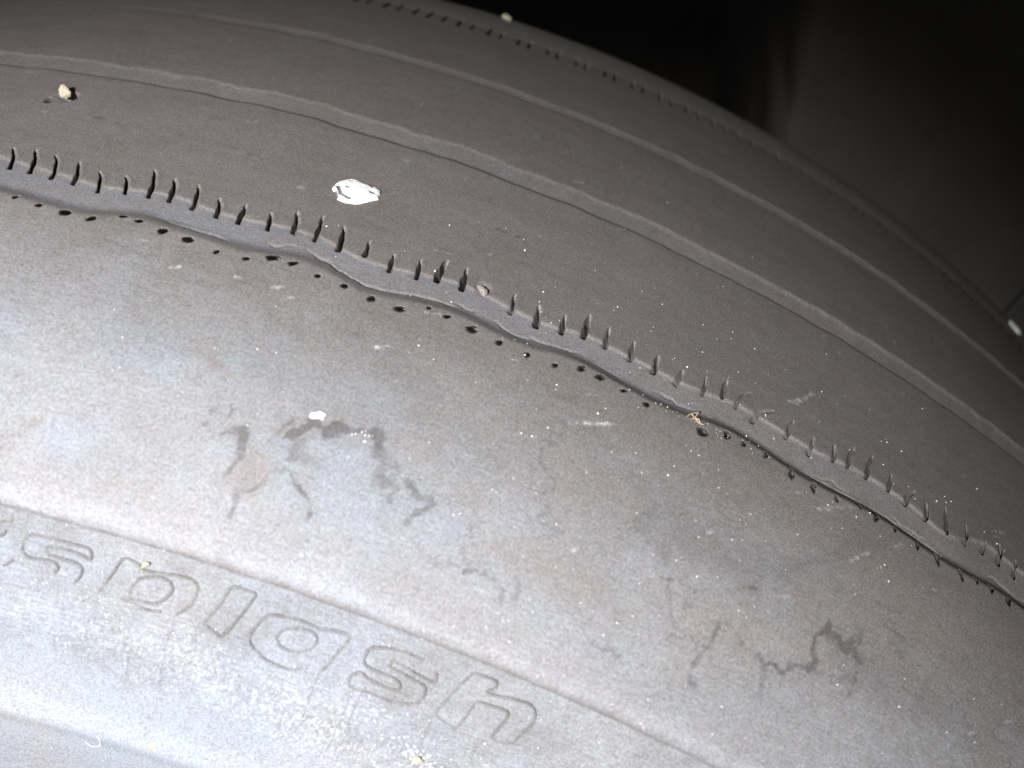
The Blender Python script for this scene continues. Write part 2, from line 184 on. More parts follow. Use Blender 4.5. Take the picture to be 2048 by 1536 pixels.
_LD = [14, 26, 30, 34, 38, 42, 46, 50, 54, 58, 68]  # lean shaped between view and lamp so the cuts look dark
def lean_sipe(d): return float(np.interp(d, _LD, [-1.3, -.7, -.41, -.155, .095, .335, .59, .865, 1.2, 1.6, 2.2]))
def lean_pit(d): return float(np.interp(d, _LD, [-1.2, -.62, -.37, -.14, .08, .29, .51, .755, 1.03, 1.35, 1.9]))
def lean_far(d): return float(np.interp(d, _LD, [-2., -.97, -.56, -.21, .1, .43, .78, 1.18, 1.66, 2.3, 3.]))
def height(dg, s, parts=None, slant=None):
    """height of the rubber above the cross-section, mm; parts collects sipe ids"""
    u = dg*MMDEG
    h = .10*fbm(u*.05, s*.05, 3, 3.) + .05*fbm(u*.25, s*.25, 2, 4.)
    # wide near groove: steep near wall, worn round far wall
    a, b = edge_up(dg), edge_dn(dg)
    wob = .35*fbm(u*.5, s*.5, 2, 5.)
    late_ = sstep(33, 48, dg)
    t = wedge(s, a-.2+wob*.4, b+.75+wob*.6, 3.6-.3*late_)
    h = h - (.95+.45*sstep(36, 50, dg))*t
    lipn = np.exp(-((s-a+.9)/.7)**2); h = h + .03*lipn
    # small ledge and cracks along the foot of the near wall
    h = h - .30*np.exp(-((s-b+1.1+2.2*wob)/.22)**2)*sstep(-.02, .15, fbm(u*.10, u*0+.5, 2, 6.))*sstep(31, 34, dg)
    h = h - .25*np.exp(-((s-b+1.9+2.6*fbm(u*.3, u*0+4.1, 3, 6.5))/.18)**2)*sstep(0, .15, fbm(u*.13, u*0+2.5, 2, 6.7))*sstep(31, 35, dg)
    a2, b2 = g2_edges(dg); h = h - (.80+.45*sstep(38, 50, dg))*wedge(s, a2+1.2*fbm(u*.35, s*.1, 3, 6.1), b2+.3, 2.2)
    a3, b3 = g3_edges(dg); h = h - (.60*sstep(20, 36, dg)+.35*sstep(40, 52, dg))*wedge(s, a3+1.2*fbm(u*.35, s*.1, 3, 6.2), b3+.3, 2.0)
    a4, b4 = g4_edges(dg); h = h - .12*trench(s, a4, b4, 1.6, 1.6)
    if np.ndim(s):
        sid = np.full(s.shape, -1, np.int32)
        # sipes cut into the far edge of the near groove
        m0 = (s > -12) & (s < 2.5)
        rows = np.where(m0.any(axis=1))[0] if s.ndim == 2 else None
        if rows is not None and len(rows):
            r0, r1 = rows[0], rows[-1]+1
            cols_d = dg[0]
            for i, (d0, s0, d1, s1, w, dep) in enumerate(SIPE_SHAPE):
                c0 = np.searchsorted(cols_d, min(d0, d1)-.3); c1 = np.searchsorted(cols_d, max(d0, d1)+.3)
                if c1-c0 < 3: continue
                S_ = s[r0:r1, c0:c1]; D_ = dg[r0:r1, c0:c1]
                f = np.clip((S_-s0)/(s1-s0), -.2, 1.2)
                bend = (d1-d0)*1.5*(f**1.7 if False else np.sign(f)*np.abs(f)**1.6)
                cen = d0+bend+.012*np.sin(S_*2.1+i)
                wid = w*.92*(1.05-.62*np.clip(f, 0, 1)**2.)
                dist = np.abs(D_-cen)*5.47
                prof_ = np.clip(1.25-dist/(wid*.8), 0, 1)
                along = sstep(-.12, .05, f)*(1-sstep(.86, 1.04, f))
                cut = dep*prof_*along
                h[r0:r1, c0:c1] -= cut
                # slightly swollen lip beside the cut
                h[r0:r1, c0:c1] += .05*np.exp(-((dist-.55)/.3)**2)*along*(D_ > cen)*(d0 < 44)
                h[r0:r1, c0:c1] -= .16*np.exp(-(np.clip(cen-D_, 0, 9)*5.47/.75)**2)*np.exp(-(np.clip(D_-cen, 0, 9)*5.47/.25)**2)*along*(1-np.clip(f, 0, 1))
                q = sid[r0:r1, c0:c1]; q[cut > .45*dep] = i
                if slant is not None: slant[1][r0:r1, c0:c1] += cut/5.47*lean_sipe(d0)
            # round pits / spurs below the groove
            m1 = (s[:, 0] > 1) & (s[:, 0] < 8)
            rr = np.where(m1)[0]; r0, r1 = rr[0], rr[-1]+1
            for i, (d0, s0) in enumerate(notches):
                c0 = np.searchsorted(cols_d, d0-.4); c1 = np.searchsorted(cols_d, d0+.4)
                if c1-c0 < 3: continue
                S_ = s[r0:r1, c0:c1]; D_ = dg[r0:r1, c0:c1]
                x = (D_-d0)*5.45; y = S_-s0-.55
                late = sstep(46, 49, d0)
                rx = .40+.10*math.sin(i*2.3)*(1-late)-.14*late; ry = .42+.4*late
                x = x + (.42*(1-late)-.05)*y + .12*np.sin(y*3+i)
                wob2 = fbm(D_*9+i*3.1, S_*1.7, 2, 34.); x = x+.5*wob2; y = y+.45*fbm(D_*8, S_*1.5+i*2.7, 2, 35.)
                size = .84+.30*math.sin(i*4.7+1.)
                e = np.sqrt((x/rx)**2+((y+.35*late)/ry)**2)/size
                cut = (2.4-.8*late)*np.clip((1.5-e)*1.15, 0, 1)
                h[r0:r1, c0:c1] -= cut
                if slant is not None: slant[0][r0:r1, c0:c1] -= 1.25*cut; slant[1][r0:r1, c0:c1] += cut/5.47*lean_pit(d0)
                if late > 0:
                    pass
                q = sid[r0:r1, c0:c1]; q[cut > .6] = 1000+i
            # far groove: short sipes either side
            m2 = (s[:, 0] > -121) & (s[:, 0] < -110)
            rr = np.where(m2)[0]; r0, r1 = rr[0], rr[-1]+1
            dd = np.arange(20., 66., .62)
            for i, d0 in enumerate(dd):
                d0 = d0+.1*math.sin(i*3.)
                c0 = np.searchsorted(cols_d, d0-.2); c1 = np.searchsorted(cols_d, d0+.2)
                if c1-c0 < 3: continue
                S_ = s[r0:r1, c0:c1]; D_ = dg[r0:r1, c0:c1]
                dist = np.abs(D_-d0)*5.47
                cut = 2.8*np.clip(1.2-dist/(.05+(.22+.10*math.sin(i*2.7))*sstep(-119, -114, S_)), 0, 1)*sstep(-120., -117., S_)*(1-sstep(-112.6, -111.6, S_))
                h[r0:r1, c0:c1] -= cut
                if slant is not None: slant[1][r0:r1, c0:c1] += cut/5.47*lean_far(d0)
            # hole that the pale stone sits in
            x = (dg-26.46)*5.5; y = s+28.0
            n_ = .35*fbm(x*.9, y*.9, 3, 27.) if True else 0
            hole = np.clip(1.4-np.sqrt(((x-1.25)/.85)**2+((y-.4)/1.25)**2)+n_, 0, 1)
            hole = np.maximum(hole, .8*np.clip(1.4-np.sqrt(((x+1.1)/.75)**2+((y-2.2)/1.0)**2)+n_, 0, 1))
            hole = np.maximum(hole, .7*np.clip(1.3-np.sqrt((x/1.3)**2+((y-.6)/1.4)**2), 0, 1))
            h = h - 2.6*hole
            if slant is not None: slant[0] -= 2.4*hole
            # torn bit of tread at the groove edge
            x = (dg-40.0)*5.45; y = s+4.4
            h = h - .5*np.clip(1.3-np.sqrt((x/1.1)**2+(y/1.3)**2), 0, 1)
        if parts is not None: parts.append(sid)
    # sidewall: the ridge line is uneven, the letter band has shallow steps, fine ribs near the bead
    h = h + .10*np.exp(-((s-46.8)/1.0)**2)*fbm(u*.22, u*0+.2, 3, 7.)*2
    h = h + .30*np.exp(-((s-45.0)/1.6)**2) - .45*sstep(45.5, 48.6, s)*(1-sstep(49.5, 58, s))
    h = h - .22*sstep(64.0, 67.5, s+3*fbm(u*.08, s*.08, 2, 8.))*(1-sstep(76, 78, s))
    h = h + .35*np.exp(-((s-78.6)/1.6)**2)
    # creases that run down over the letters where the sidewall flexes
    cr = fbm(u*.55, s*.05, 3, 9.)
    h = h - .16*sstep(.10, .22, cr)*sstep(56, 60, s)*(1-sstep(68, 72, s))
    return h

# ------------------------------------------------------------------ dusting, stains and wear, some light falloff painted in (fixed to the rubber)
def strokes(dg, s, table, rough=.5, seed=1.0, soft=.35):
    out = np.zeros(dg.shape, np.float32)
    cols_d = dg[0] if dg.ndim == 2 else None
    rows_s = s[:, 0] if dg.ndim == 2 else None
    for pts, w, st in table:
        P = np.array(pts); pad = w+1.5
        if cols_d is not None:
            c0 = np.searchsorted(cols_d, P[:, 0].min()-pad/5.2); c1 = np.searchsorted(cols_d, P[:, 0].max()+pad/5.2)
            r0 = np.searchsorted(rows_s, P[:, 1].min()-pad); r1 = np.searchsorted(rows_s, P[:, 1].max()+pad)
            if c1-c0 < 2 or r1-r0 < 2: continue
            D_ = dg[r0:r1, c0:c1]; S_ = s[r0:r1, c0:c1]
        else:
            continue
        x = D_*5.25; y = S_
        n1 = fbm(x*1.1, y*1.1, 3, seed)+.45*fbm(x*3.6, y*3.6, 2, seed+5)
        best = np.full(D_.shape, 1e9, np.float32)
        for (da, sa), (db, sb) in zip(pts[:-1], pts[1:]):
            ax, ay, bx, by = da*5.25, sa, db*5.25, sb
            dx, dy = bx-ax, by-ay; L = dx*dx+dy*dy+1e-9
            t = np.clip(((x-ax)*dx+(y-ay)*dy)/L, 0, 1)
            best = np.minimum(best, np.hypot(x-ax-t*dx, y-ay-t*dy))
        e = best + n1*(rough*(.5+.9*w))
        v = st*(1-sstep(w*.5*(1-soft), w*.5*(1+soft)+.10, e))
        out[r0:r1, c0:c1] = np.maximum(out[r0:r1, c0:c1], v)
    return out
_r = random.Random(21)
SCUFFS = []
for _ in range(70):
    d0 = _r.uniform(22, 57); s0 = _r.uniform(-70, 34); L0 = _r.uniform(.08, .34)
    SCUFFS.append(([(d0, s0), (d0+L0, s0-2.6*L0+_r.uniform(-.2, .2))], _r.uniform(.10, .26), _r.uniform(.25, .7)))
SCORES = []
for _ in range(26):
    d0 = _r.uniform(22, 58); s0 = _r.uniform(-95, 38); L0 = _r.uniform(.4, 1.5); k0 = _r.uniform(-.3, 1.2)
    SCORES.append(([(d0, s0), (d0+L0*.5, s0+k0*L0*.5+_r.uniform(-.2, .2)), (d0+L0, s0+k0*L0)], _r.uniform(.10, .18), _r.uniform(.25, .7)))
def attributes(dg, s):
    u = dg*MMDEG
    A = {}
    big = fbm(u*.035, s*.05, 4, 10.); mid = fbm(u*.16, s*.16, 4, 11.); fine = fbm(u*.8, s*.8, 3, 12.)
    streak = fbm(u*.10-s*.04, s*.75+u*.05, 3, 13.)
    edge = s + 12*big + 5*mid + .35*(dg-40)*-1.0
    dust_shade = .38 + (.26*mid + .22*streak)*(1-.55*sstep(5, 20, s))
    dust_shade = dust_shade + .10*sstep(3, 16, edge) + .29*sstep(12, 44, edge) - .10*np.exp(-((s-8)/7.)**2)*sstep(30, 46, dg)
    dust_shade = dust_shade - .20*sstep(-22, -62, s) - .14*sstep(-80, -110, s)  # light falloff towards the far tread, painted in as a thinner coat
    crest = np.exp(-((s-45.2)/1.7)**2)*(.8+1.2*fbm(u*.3, s*.3, 3, 14.))
    dust_shade = dust_shade - .17*sstep(42, 58, dg+.15*s)*sstep(8, 20, s)  # right of the shoulder darkened in colour to make up for too even light
    dust_shade = dust_shade + .27*crest
    inside = sstep(47.2, 48.0, s)
    dust_shade = dust_shade*(1-inside) + inside*(.64+.34*sstep(54, 70, s)+.5*fbm(u*.12, s*.2, 4, 15.)+.25*fine-.10*sstep(62, 66, s+4*mid)*(1-sstep(67, 73, s))+.10*sstep(68, 76, s))
    # grooves hold a paler, bluer film
    a, b = edge_up(dg), edge_dn(dg)
    film = trench(s, a, b, .7, 1.3)*(.72+.7*mid+.9*fbm(u*.06, s*.9, 3, 29.))
    a2, b2 = g2_edges(dg); film = film*(1-.65*sstep(40, 54, dg)); film = np.maximum(film, trench(s, a2, b2+.3, 4.0, .8)*(.06+1.5*fbm(u*.25, s*.25, 4, 16.))*sstep(-.25, .1, fbm(u*.05, s*0+2., 2, 36.)))
    a3, b3 = g3_edges(dg); film = np.maximum(film, trench(s, a3, b3+.3, 3.2, .8)*(.04+1.4*fbm(u*.25, s*.25, 4, 17.))*sstep(24, 34, dg)*sstep(-.2, .15, fbm(u*.05, s*0+5., 2, 37.)))
    A['film'] = np.clip(film, 0, 1)
    rim = np.exp(-((s-a+1.0)/.8)**2)*(.25+1.6*fbm(u*.5, s*.3, 2, 18.))
    A['dust_shade'] = np.clip(dust_shade+.12*np.clip(rim, 0, 1), 0, 1.2)
    A['blue'] = np.clip(.58+.30*sstep(18, 26, s)*(1-sstep(36, 43, s))*(1-sstep(38, 46, dg))+1.3*fbm(u*.06, s*.08, 4, 19.)+.3*inside, 0, 1)*sstep(8, 24, edge)
    # damp patches: ragged edged tide marks on the shoulder
    pn = fbm(u*.085+.02*s, s*.11, 6, 42.) + .05*fbm(u*.9, s*.9, 3, 43.)
    zone = sstep(12, 18, s+8*big)*(1-sstep(36, 42, s+10*mid))*sstep(33, 40, dg+.1*s)
    damp = sstep(.015, .035, pn)*zone
    tide = np.exp(-((pn-.022)/.009)**2)*zone*sstep(.0, .2, fbm(u*.14, s*.14, 3, 44.))
    if dg.ndim == 2:
        A['blue'] = np.clip(A['blue']+strokes(dg, s, BLUE, .5, 20., .6), 0, 1)
        A['brown'] = np.clip(.32*damp + .6*(1-sstep(2, 20, edge))*(1-A['film']) + .9*np.exp(-((s-46.7)/.7)**2)*(.45+2*fbm(u*.25, s*.2, 3, 28.)) + strokes(dg, s, BROWN, .9, 21., .85)+.9*np.clip(fbm(u*.09, s*.12, 5, 22.)-.08, 0, 1)*sstep(6, 20, s)*(1-inside), 0, 1)
        A['dark'] = np.clip(.55*tide + .18*strokes(dg, s, [(p_, w_*3.2+.8, q_) for p_, w_, q_ in DARK], 1.3, 45., .9) + strokes(dg, s, DARK, .9, 23., .32)*(1.05+1.6*fbm(u*.7, s*.7, 3, 46.))+.8*strokes(dg, s, SCRATCH, .2, 24., .3) + .7*strokes(dg, s, SCORES, .3, 48., .4), 0, 1)
        A['white'] = np.clip((strokes(dg, s, WHITE, 1.0, 25., .6)+.7*strokes(dg, s, SCUFFS, .8, 49., .7))*(.5+2.2*fbm(u*2, s*2, 2, 26.)) + .75*np.exp(-((s-(66+.55*(dg-38)))/5.)**2)*np.exp(-((dg-40)/6.5)**2)*np.clip(fbm(u*3.4, s*3.4, 3, 47.)*2.4+.05+1.0*mid, 0, 1), 0, 1)
    else:
        for k in ('brown', 'dark', 'white'): A[k] = np.zeros(dg.shape)
    return A

# ------------------------------------------------------------------ materials
def nodes_of(name):
    m = bpy.data.materials.new(name); m.use_nodes = True
    nt = m.node_tree; b = nt.nodes["Principled BSDF"]
    return m, nt, b
def nd(nt, typ, **kw):
    n = nt.nodes.new(typ)
    for k_, v in kw.items(): setattr(n, k_, v)
    return n
def mixc(nt, fac, a, b, mode='MIX'):
    n = nd(nt, 'ShaderNodeMix', data_type='RGBA', blend_type=mode)
    for sock, v in ((n.inputs[0], fac), (n.inputs[6], a), (n.inputs[7], b)):
        if hasattr(v, 'is_output'): nt.links.new(v, sock)
        elif isinstance(v, (int, float)): sock.default_value = v
        else: sock.default_value = (*v, 1)
    return n.outputs[2]
def math_(nt, op, a, b=None, c=None, clamp=False):
    n = nd(nt, 'ShaderNodeMath', operation=op, use_clamp=clamp)
    for i, v in enumerate((a, b, c)):
        if v is None: continue
        if hasattr(v, 'is_output'): nt.links.new(v, n.inputs[i])
        else: n.inputs[i].default_value = v
    return n.outputs[0]
def noise(nt, vec, scale, detail=3, rough=.55):
    n = nd(nt, 'ShaderNodeTexNoise'); n.inputs['Scale'].default_value = scale
    n.inputs['Detail'].default_value = detail; n.inputs['Roughness'].default_value = rough
    nt.links.new(vec, n.inputs['Vector']); return n

def rubber_material():
    m, nt, b = nodes_of("dusty_rubber")
    L = nt.links.new
    at = {k_: nd(nt, 'ShaderNodeAttribute', attribute_name=k_).outputs['Fac'] for k_ in ('dust_shade', 'film', 'blue', 'brown', 'dark', 'white')}
    uv = nd(nt, 'ShaderNodeUVMap', uv_map='arc').outputs[0]         # millimetres along the tread / across it
    obj = nd(nt, 'ShaderNodeTexCoord').outputs['Object']
    ms = nd(nt, 'ShaderNodeMapping'); L(uv, ms.inputs['Vector']); ms.inputs['Rotation'].default_value = (0, 0, .40); ms.inputs['Scale'].default_value = (.35, 3.2, 1)
    brush = noise(nt, ms.outputs[0], 1.0, 4, .7).outputs['Fac']      # fine brush marks
    grain = noise(nt, obj, 4200, 2, .7).outputs['Fac']               # powder grain
    blot = noise(nt, obj, 520, 4, .6).outputs['Fac']
    chroma = noise(nt, obj, 420, 3, .6).outputs['Color']
    grain2 = noise(nt, obj, 3600, 3, .75).outputs['Fac']
    # dust broken up by powder grain
    d1 = math_(nt, 'MULTIPLY_ADD', math_(nt, 'SUBTRACT', blot, .5), .42, at['dust_shade'])
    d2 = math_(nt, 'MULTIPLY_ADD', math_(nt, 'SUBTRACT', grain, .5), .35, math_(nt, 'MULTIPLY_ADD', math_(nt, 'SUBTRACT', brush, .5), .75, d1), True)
    film = math_(nt, 'MULTIPLY_ADD', math_(nt, 'SUBTRACT', blot, .5), .5, at['film'], True)
    dustc = mixc(nt, at['blue'], DUST_WARM, DUST_BLUE)
    col = mixc(nt, d2, RUBBER, dustc)
    col = mixc(nt, math_(nt, 'MULTIPLY', film, .85), col, FILM)
    col = mixc(nt, math_(nt, 'MULTIPLY', at['brown'], .75), col, BROWN_DUST)
    col = mixc(nt, math_(nt, 'MULTIPLY', at['dark'], .72), col, DARK_STAIN)
    # pale scuffs, plus tiny pale flecks brushed along the tread
    mp = nd(nt, 'ShaderNodeMapping'); mp.inputs['Scale'].default_value = (.55, 2.6, 1); L(uv, mp.inputs['Vector'])
    mp.inputs['Rotation'].default_value = (0, 0, .45)
    fl = noise(nt, mp.outputs[0], 2.4, 2, .6).outputs['Fac']
    fleck = math_(nt, 'MULTIPLY', math_(nt, 'SUBTRACT', fl, .66, None, True), 1.3, None, True)
    sc = math_(nt, 'ADD', at['white'], fleck, None, True)
    col = mixc(nt, sc, col, (.42, .42, .42))
    col = mixc(nt, .055, col, chroma, 'OVERLAY')
    mr = nd(nt, 'ShaderNodeMapRange'); L(grain2, mr.inputs[0]); mr.inputs[1].default_value = .30; mr.inputs[2].default_value = .70
    col = mixc(nt, .40, col, mr.outputs[0], 'OVERLAY')
    L(col, b.inputs['Base Color'])
    b.inputs['Roughness'].default_value = .72
    b.inputs['Specular IOR Level'].default_value = .22
    # relief: powder, brushed hatch on the letter band, radial ribs near the bead
    sep = nd(nt, 'ShaderNodeSeparateXYZ'); L(uv, sep.inputs[0])
    band = math_(nt, 'MULTIPLY', math_(nt, 'GREATER_THAN', sep.outputs[1], 47.6), math_(nt, 'LESS_THAN', sep.outputs[1], 66.0))
    mh = nd(nt, 'ShaderNodeMapping'); L(uv, mh.inputs['Vector']); mh.inputs['Rotation'].default_value = (0, 0, math.radians(-10)); mh.inputs['Scale'].default_value = (.16, 1.9, 1)
    hat = noise(nt, mh.outputs[0], 1.0, 3, .6).outputs['Fac']
    rib = math_(nt, 'SINE', math_(nt, 'MULTIPLY', sep.outputs[0], 2*math.pi/.42))
    ribm = math_(nt, 'MULTIPLY', math_(nt, 'GREATER_THAN', sep.outputs[1], 83.5), rib)
    hgt = math_(nt, 'MULTIPLY_ADD', grain, .9, math_(nt, 'MULTIPLY', blot, .5))
    hgt = math_(nt, 'MULTIPLY_ADD', math_(nt, 'MULTIPLY', hat, band), 3.4, hgt)
    hgt = math_(nt, 'MULTIPLY_ADD', ribm, .35, hgt)
    bp = nd(nt, 'ShaderNodeBump'); bp.inputs['Strength'].default_value = .55; bp.inputs['Distance'].default_value = .00012
    L(hgt, bp.inputs['Height']); L(bp.outputs[0], b.inputs['Normal'])
    return m
RUBBER = (.086, .075, .063); DUST_WARM = (.222, .212, .216); DUST_BLUE = (.206, .222, .246)
FILM = (.128, .129, .142); BROWN_DUST = (.152, .132, .120); DARK_STAIN = (.055, .048, .048)
rubber = rubber_material()

def plain(name, col, var=.25, rough=.8, scale=900, spec=.3):
    m, nt, b = nodes_of(name)
    obj = nd(nt, 'ShaderNodeTexCoord').outputs['Object']
    n = noise(nt, obj, scale, 4, .65).outputs['Fac']
    dark = tuple(c*(1-var) for c in col); lite = tuple(min(1, c*(1+var)) for c in col)
    c = mixc(nt, n, dark, lite)
    nt.links.new(c, b.inputs['Base Color'])
    b.inputs['Roughness'].default_value = rough; b.inputs['Specular IOR Level'].default_value = spec
    bp = nd(nt, 'ShaderNodeBump'); bp.inputs['Strength'].default_value = .5; bp.inputs['Distance'].default_value = .0002
    nt.links.new(n, bp.inputs['Height']); nt.links.new(bp.outputs[0], b.inputs['Normal'])
    return m

# ------------------------------------------------------------------ mesh helpers
def fast_mesh(name, verts, quads=None, tris=None):
    me = bpy.data.meshes.new(name)
    nq = 0 if quads is None else len(quads); ntr = 0 if tris is None else len(tris)
    me.vertices.add(len(verts)); me.vertices.foreach_set('co', np.ascontiguousarray(verts, np.float32).ravel())
    idx = []; start = []; p = 0
    if nq: idx.append(np.asarray(quads, np.int32).ravel()); start.append(np.arange(nq, dtype=np.int32)*4); p = nq*4
    if ntr: idx.append(np.asarray(tris, np.int32).ravel()); start.append(p+np.arange(ntr, dtype=np.int32)*3)
    idx = np.concatenate(idx)
    me.loops.add(len(idx)); me.loops.foreach_set('vertex_index', idx)
    me.polygons.add(nq+ntr); me.polygons.foreach_set('loop_start', np.concatenate(start))
    me.update(calc_edges=True)
    me.polygons.foreach_set('use_smooth', np.ones(nq+ntr, bool))
    return me
def link(name, me, mat, parent=None):
    o = bpy.data.objects.new(name, me); C.objects.link(o)
    if mat: me.materials.append(mat)
    if parent: o.parent = parent
    return o
def tag(o, label=None, cat=None, group=None, kind=None):
    if label: o['label'] = label
    if cat: o['category'] = cat
    if group: o['group'] = group
    if kind: o['kind'] = kind
    return o
def put_attrs(me, A, uv=None):
    for k_, v in A.items():
        a = me.attributes.new(k_, 'FLOAT', 'POINT'); a.data.foreach_set('value', np.ascontiguousarray(v, np.float32))
    if uv is not None:
        lay = me.uv_layers.new(name='arc'); vi = np.empty(len(me.loops), np.int32); me.loops.foreach_get('vertex_index', vi)
        lay.data.foreach_set('uv', np.ascontiguousarray(uv[vi], np.float32).ravel())

# ------------------------------------------------------------------ the tyre
def build_tyre():
    root = bpy.data.objects.new("car_tyre", None); C.objects.link(root)
    root.empty_display_size = .05
    tag(root, "worn black rubber tyre with a dusty grey coat, its tread nearly bald", "tyre")
    def seg(a, b, step): return np.arange(a, b, step)
    degs = np.concatenate([seg(-292, -4, 2.0), seg(-4, 14, .5), seg(14, 67.5, .0305), seg(67.5, 68.01, .25)])
    ss = np.concatenate([seg(-261.3, -140, 5.0), seg(-140, -122, .8), seg(-122, -109, .45), seg(-109, -82, 1.1), seg(-82, -72, .42), seg(-72, -48, 1.1),
                         seg(-48, -34, .4), seg(-34, -30, .8), seg(-30, -24, .35), seg(-24, -13, .7), seg(-13, 9, .19), seg(9, 42, .26), seg(42, 50, .2), seg(50, 85, .4), seg(85, 144.7, 3.5), [144.75]])
    ss = ss.astype(float)
    D_, S_ = np.meshgrid(degs, ss)
    parts = []
    slant = [np.zeros(D_.shape), np.zeros(D_.shape)]
    H_ = height(D_, S_, parts, slant); sid = parts[0]
    V = surf(D_+slant[1], S_+slant[0], H_).reshape(-1, 3)
    nr, nc = D_.shape
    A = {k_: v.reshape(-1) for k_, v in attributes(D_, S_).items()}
    uv = np.stack([D_*5.25, S_], -1).reshape(-1, 2)
    # smooth normals of the whole sheet, so parts meet without a seam
    G = V.reshape(nr, nc, 3)
    du = np.empty_like(G); du[:, 1:-1] = G[:, 2:]-G[:, :-2]; du[:, 0] = G[:, 1]-G[:, 0]; du[:, -1] = G[:, -1]-G[:, -2]
    dv = np.empty_like(G); dv[1:-1] = G[2:]-G[:-2]; dv[0] = G[1]-G[0]; dv[-1] = G[-1]-G[-2]
    N = np.cross(dv, du); N /= np.linalg.norm(N, axis=-1, keepdims=True)+1e-15
    if (N[nr//2, nc//2]*normal(D_[nr//2, nc//2], S_[nr//2, nc//2])).sum() < 0: N = -N
    N = N.reshape(-1, 3)
    i = np.arange(nr*nc).reshape(nr, nc)
    Q = np.stack([i[:-1, :-1], i[:-1, 1:], i[1:, 1:], i[1:, :-1]], -1).reshape(-1, 4)
    fn = np.cross(V[Q[:, 1]]-V[Q[:, 0]], V[Q[:, 2]]-V[Q[:, 0]])
    if (fn[len(Q)//2]*N[Q[len(Q)//2, 0]]).sum() < 0: Q = Q[:, ::-1]
    dq = D_.reshape(-1)[Q].mean(1); sq = S_.reshape(-1)[Q].mean(1); sidq = sid.reshape(-1)[Q].max(1)
    a, b = edge_up(dq), edge_dn(dq); a2, b2 = g2_edges(dq); a3, b3 = g3_edges(dq); a4, b4 = g4_edges(dq)
    cls = np.select([sq > 47.4, sq > b, sq > a, sq > b2, sq > a2, sq > b3, sq > a3, sq > b4, sq > a4, sq > -138], [0, 1, 2, 3, 4, 5, 6, 7, 8, 9], 10)
    pnames = {0: 'sidewall', 1: 'shoulder_rib', 2: 'tread_groove', 3: 'tread_rib', 4: 'tread_groove', 5: 'tread_rib', 6: 'tread_groove', 7: 'tread_rib', 8: 'tread_groove', 9: 'shoulder_rib', 10: 'sidewall'}
    plabel = {0: "dusty sidewall with outlined slanting letters", 1: "wide dusty shoulder with water stains below the sipes", 2: "wide wavy grey groove lined with sipes"}
    def make(name, sel, parent, lab=None):
        q = Q[sel]; used, inv_ = np.unique(q, return_inverse=True)
        me = fast_mesh(name, V[used], inv_.reshape(-1, 4))
        put_attrs(me, {k_: v[used] for k_, v in A.items()}, uv[used])
        me.normals_split_custom_set_from_vertices(N[used])
        o = link(name, me, rubber, parent)
        if lab: o['label'] = lab
        return o
    cut = sidq >= 0
    objs = {}
    for c in range(11):
        objs[c] = make(pnames[c], (cls == c) & ~cut, root, plabel.get(c))
    cf = np.where(cut)[0]
    order = np.argsort(sidq[cf], kind='stable'); cf = cf[order]; ids = sidq[cf]
    for v in np.unique(ids):
        f = cf[ids == v]
        if len(f) < 4: continue
        make('sipe' if v < 1000 else 'notch', f, objs[3] if v < 1000 else objs[1])
    return root, objs
tyre, tparts = build_tyre()

# raised outline letters on the sidewall
def smooth_line(P, n=6):
    P = np.array(P, float)
    if len(P) < 3: 
        t = np.linspace(0, 1, 12)[:, None]; return P[0]*(1-t)+P[-1]*t
    Q = np.vstack([2*P[0]-P[1], P, 2*P[-1]-P[-2]]); out = []
    for i in range(1, len(Q)-2):
        for t in np.linspace(0, 1, n, endpoint=False):
            out.append(.5*((2*Q[i])+(-Q[i-1]+Q[i+1])*t+(2*Q[i-1]-5*Q[i]+4*Q[i+1]-Q[i+2])*t*t+(-Q[i-1]+3*Q[i]-3*Q[i+1]+Q[i+2])*t**3))
    out.append(P[-1]); return np.array(out)
def bead_mesh(name, lines, half, rise):
    V = []; F = []; DS = []
    for ln in lines:
        P = smooth_line(ln); x = P[:, 0]*5.1; y = P[:, 1]
        t = np.stack([np.gradient(x), np.gradient(y)], 1); t /= np.linalg.norm(t, axis=1)[:, None]+1e-9
        off = np.array([-1., -.55, 0, .55, 1.]); up = np.array([-.15, .75, 1., .75, -.15])
        taper = np.clip(np.minimum(np.arange(len(P)), np.arange(len(P))[::-1])/2.5, .25, 1)
        base = len(V)
        for k_ in range(len(P)):
            w = half*(.85+.3*float(vnoise(np.array([x[k_]*.8]), np.array([y[k_]*.8]))[0]))
            for o_, u_ in zip(off, up):
                dg = (x[k_]-t[k_, 1]*o_*w)/5.1; s_ = y[k_]+t[k_, 0]*o_*w
                V.append((dg, s_, rise*u_*taper[k_]*(.55+.45*math.tanh(3*(.35+4*float(fbm(np.array([x[k_]*.35]), np.array([y[k_]*.35]), 2, 33.)[0]))))))
        for k_ in range(len(P)-1):
            for j in range(4):
                a = base+k_*5+j; F.append((a, a+1, a+6, a+5))
    V = np.array(V); h0 = height(V[:, 0], V[:, 1])
    W = surf(V[:, 0], V[:, 1], V[:, 2]+h0)
    me = fast_mesh(name, W, F)
    A = attributes(V[:, 0], V[:, 1])
    A['dust_shade'] = A['dust_shade']*.58  # darker beads: the letters' edge shade is put into the colour
    put_attrs(me, A, np.stack([V[:, 0]*5.25, V[:, 1]], 1))
    return me
for key, lines in LETTERS.items():
    o = link('letter', bead_mesh('letter', lines, .24, .38), rubber, tparts[0])
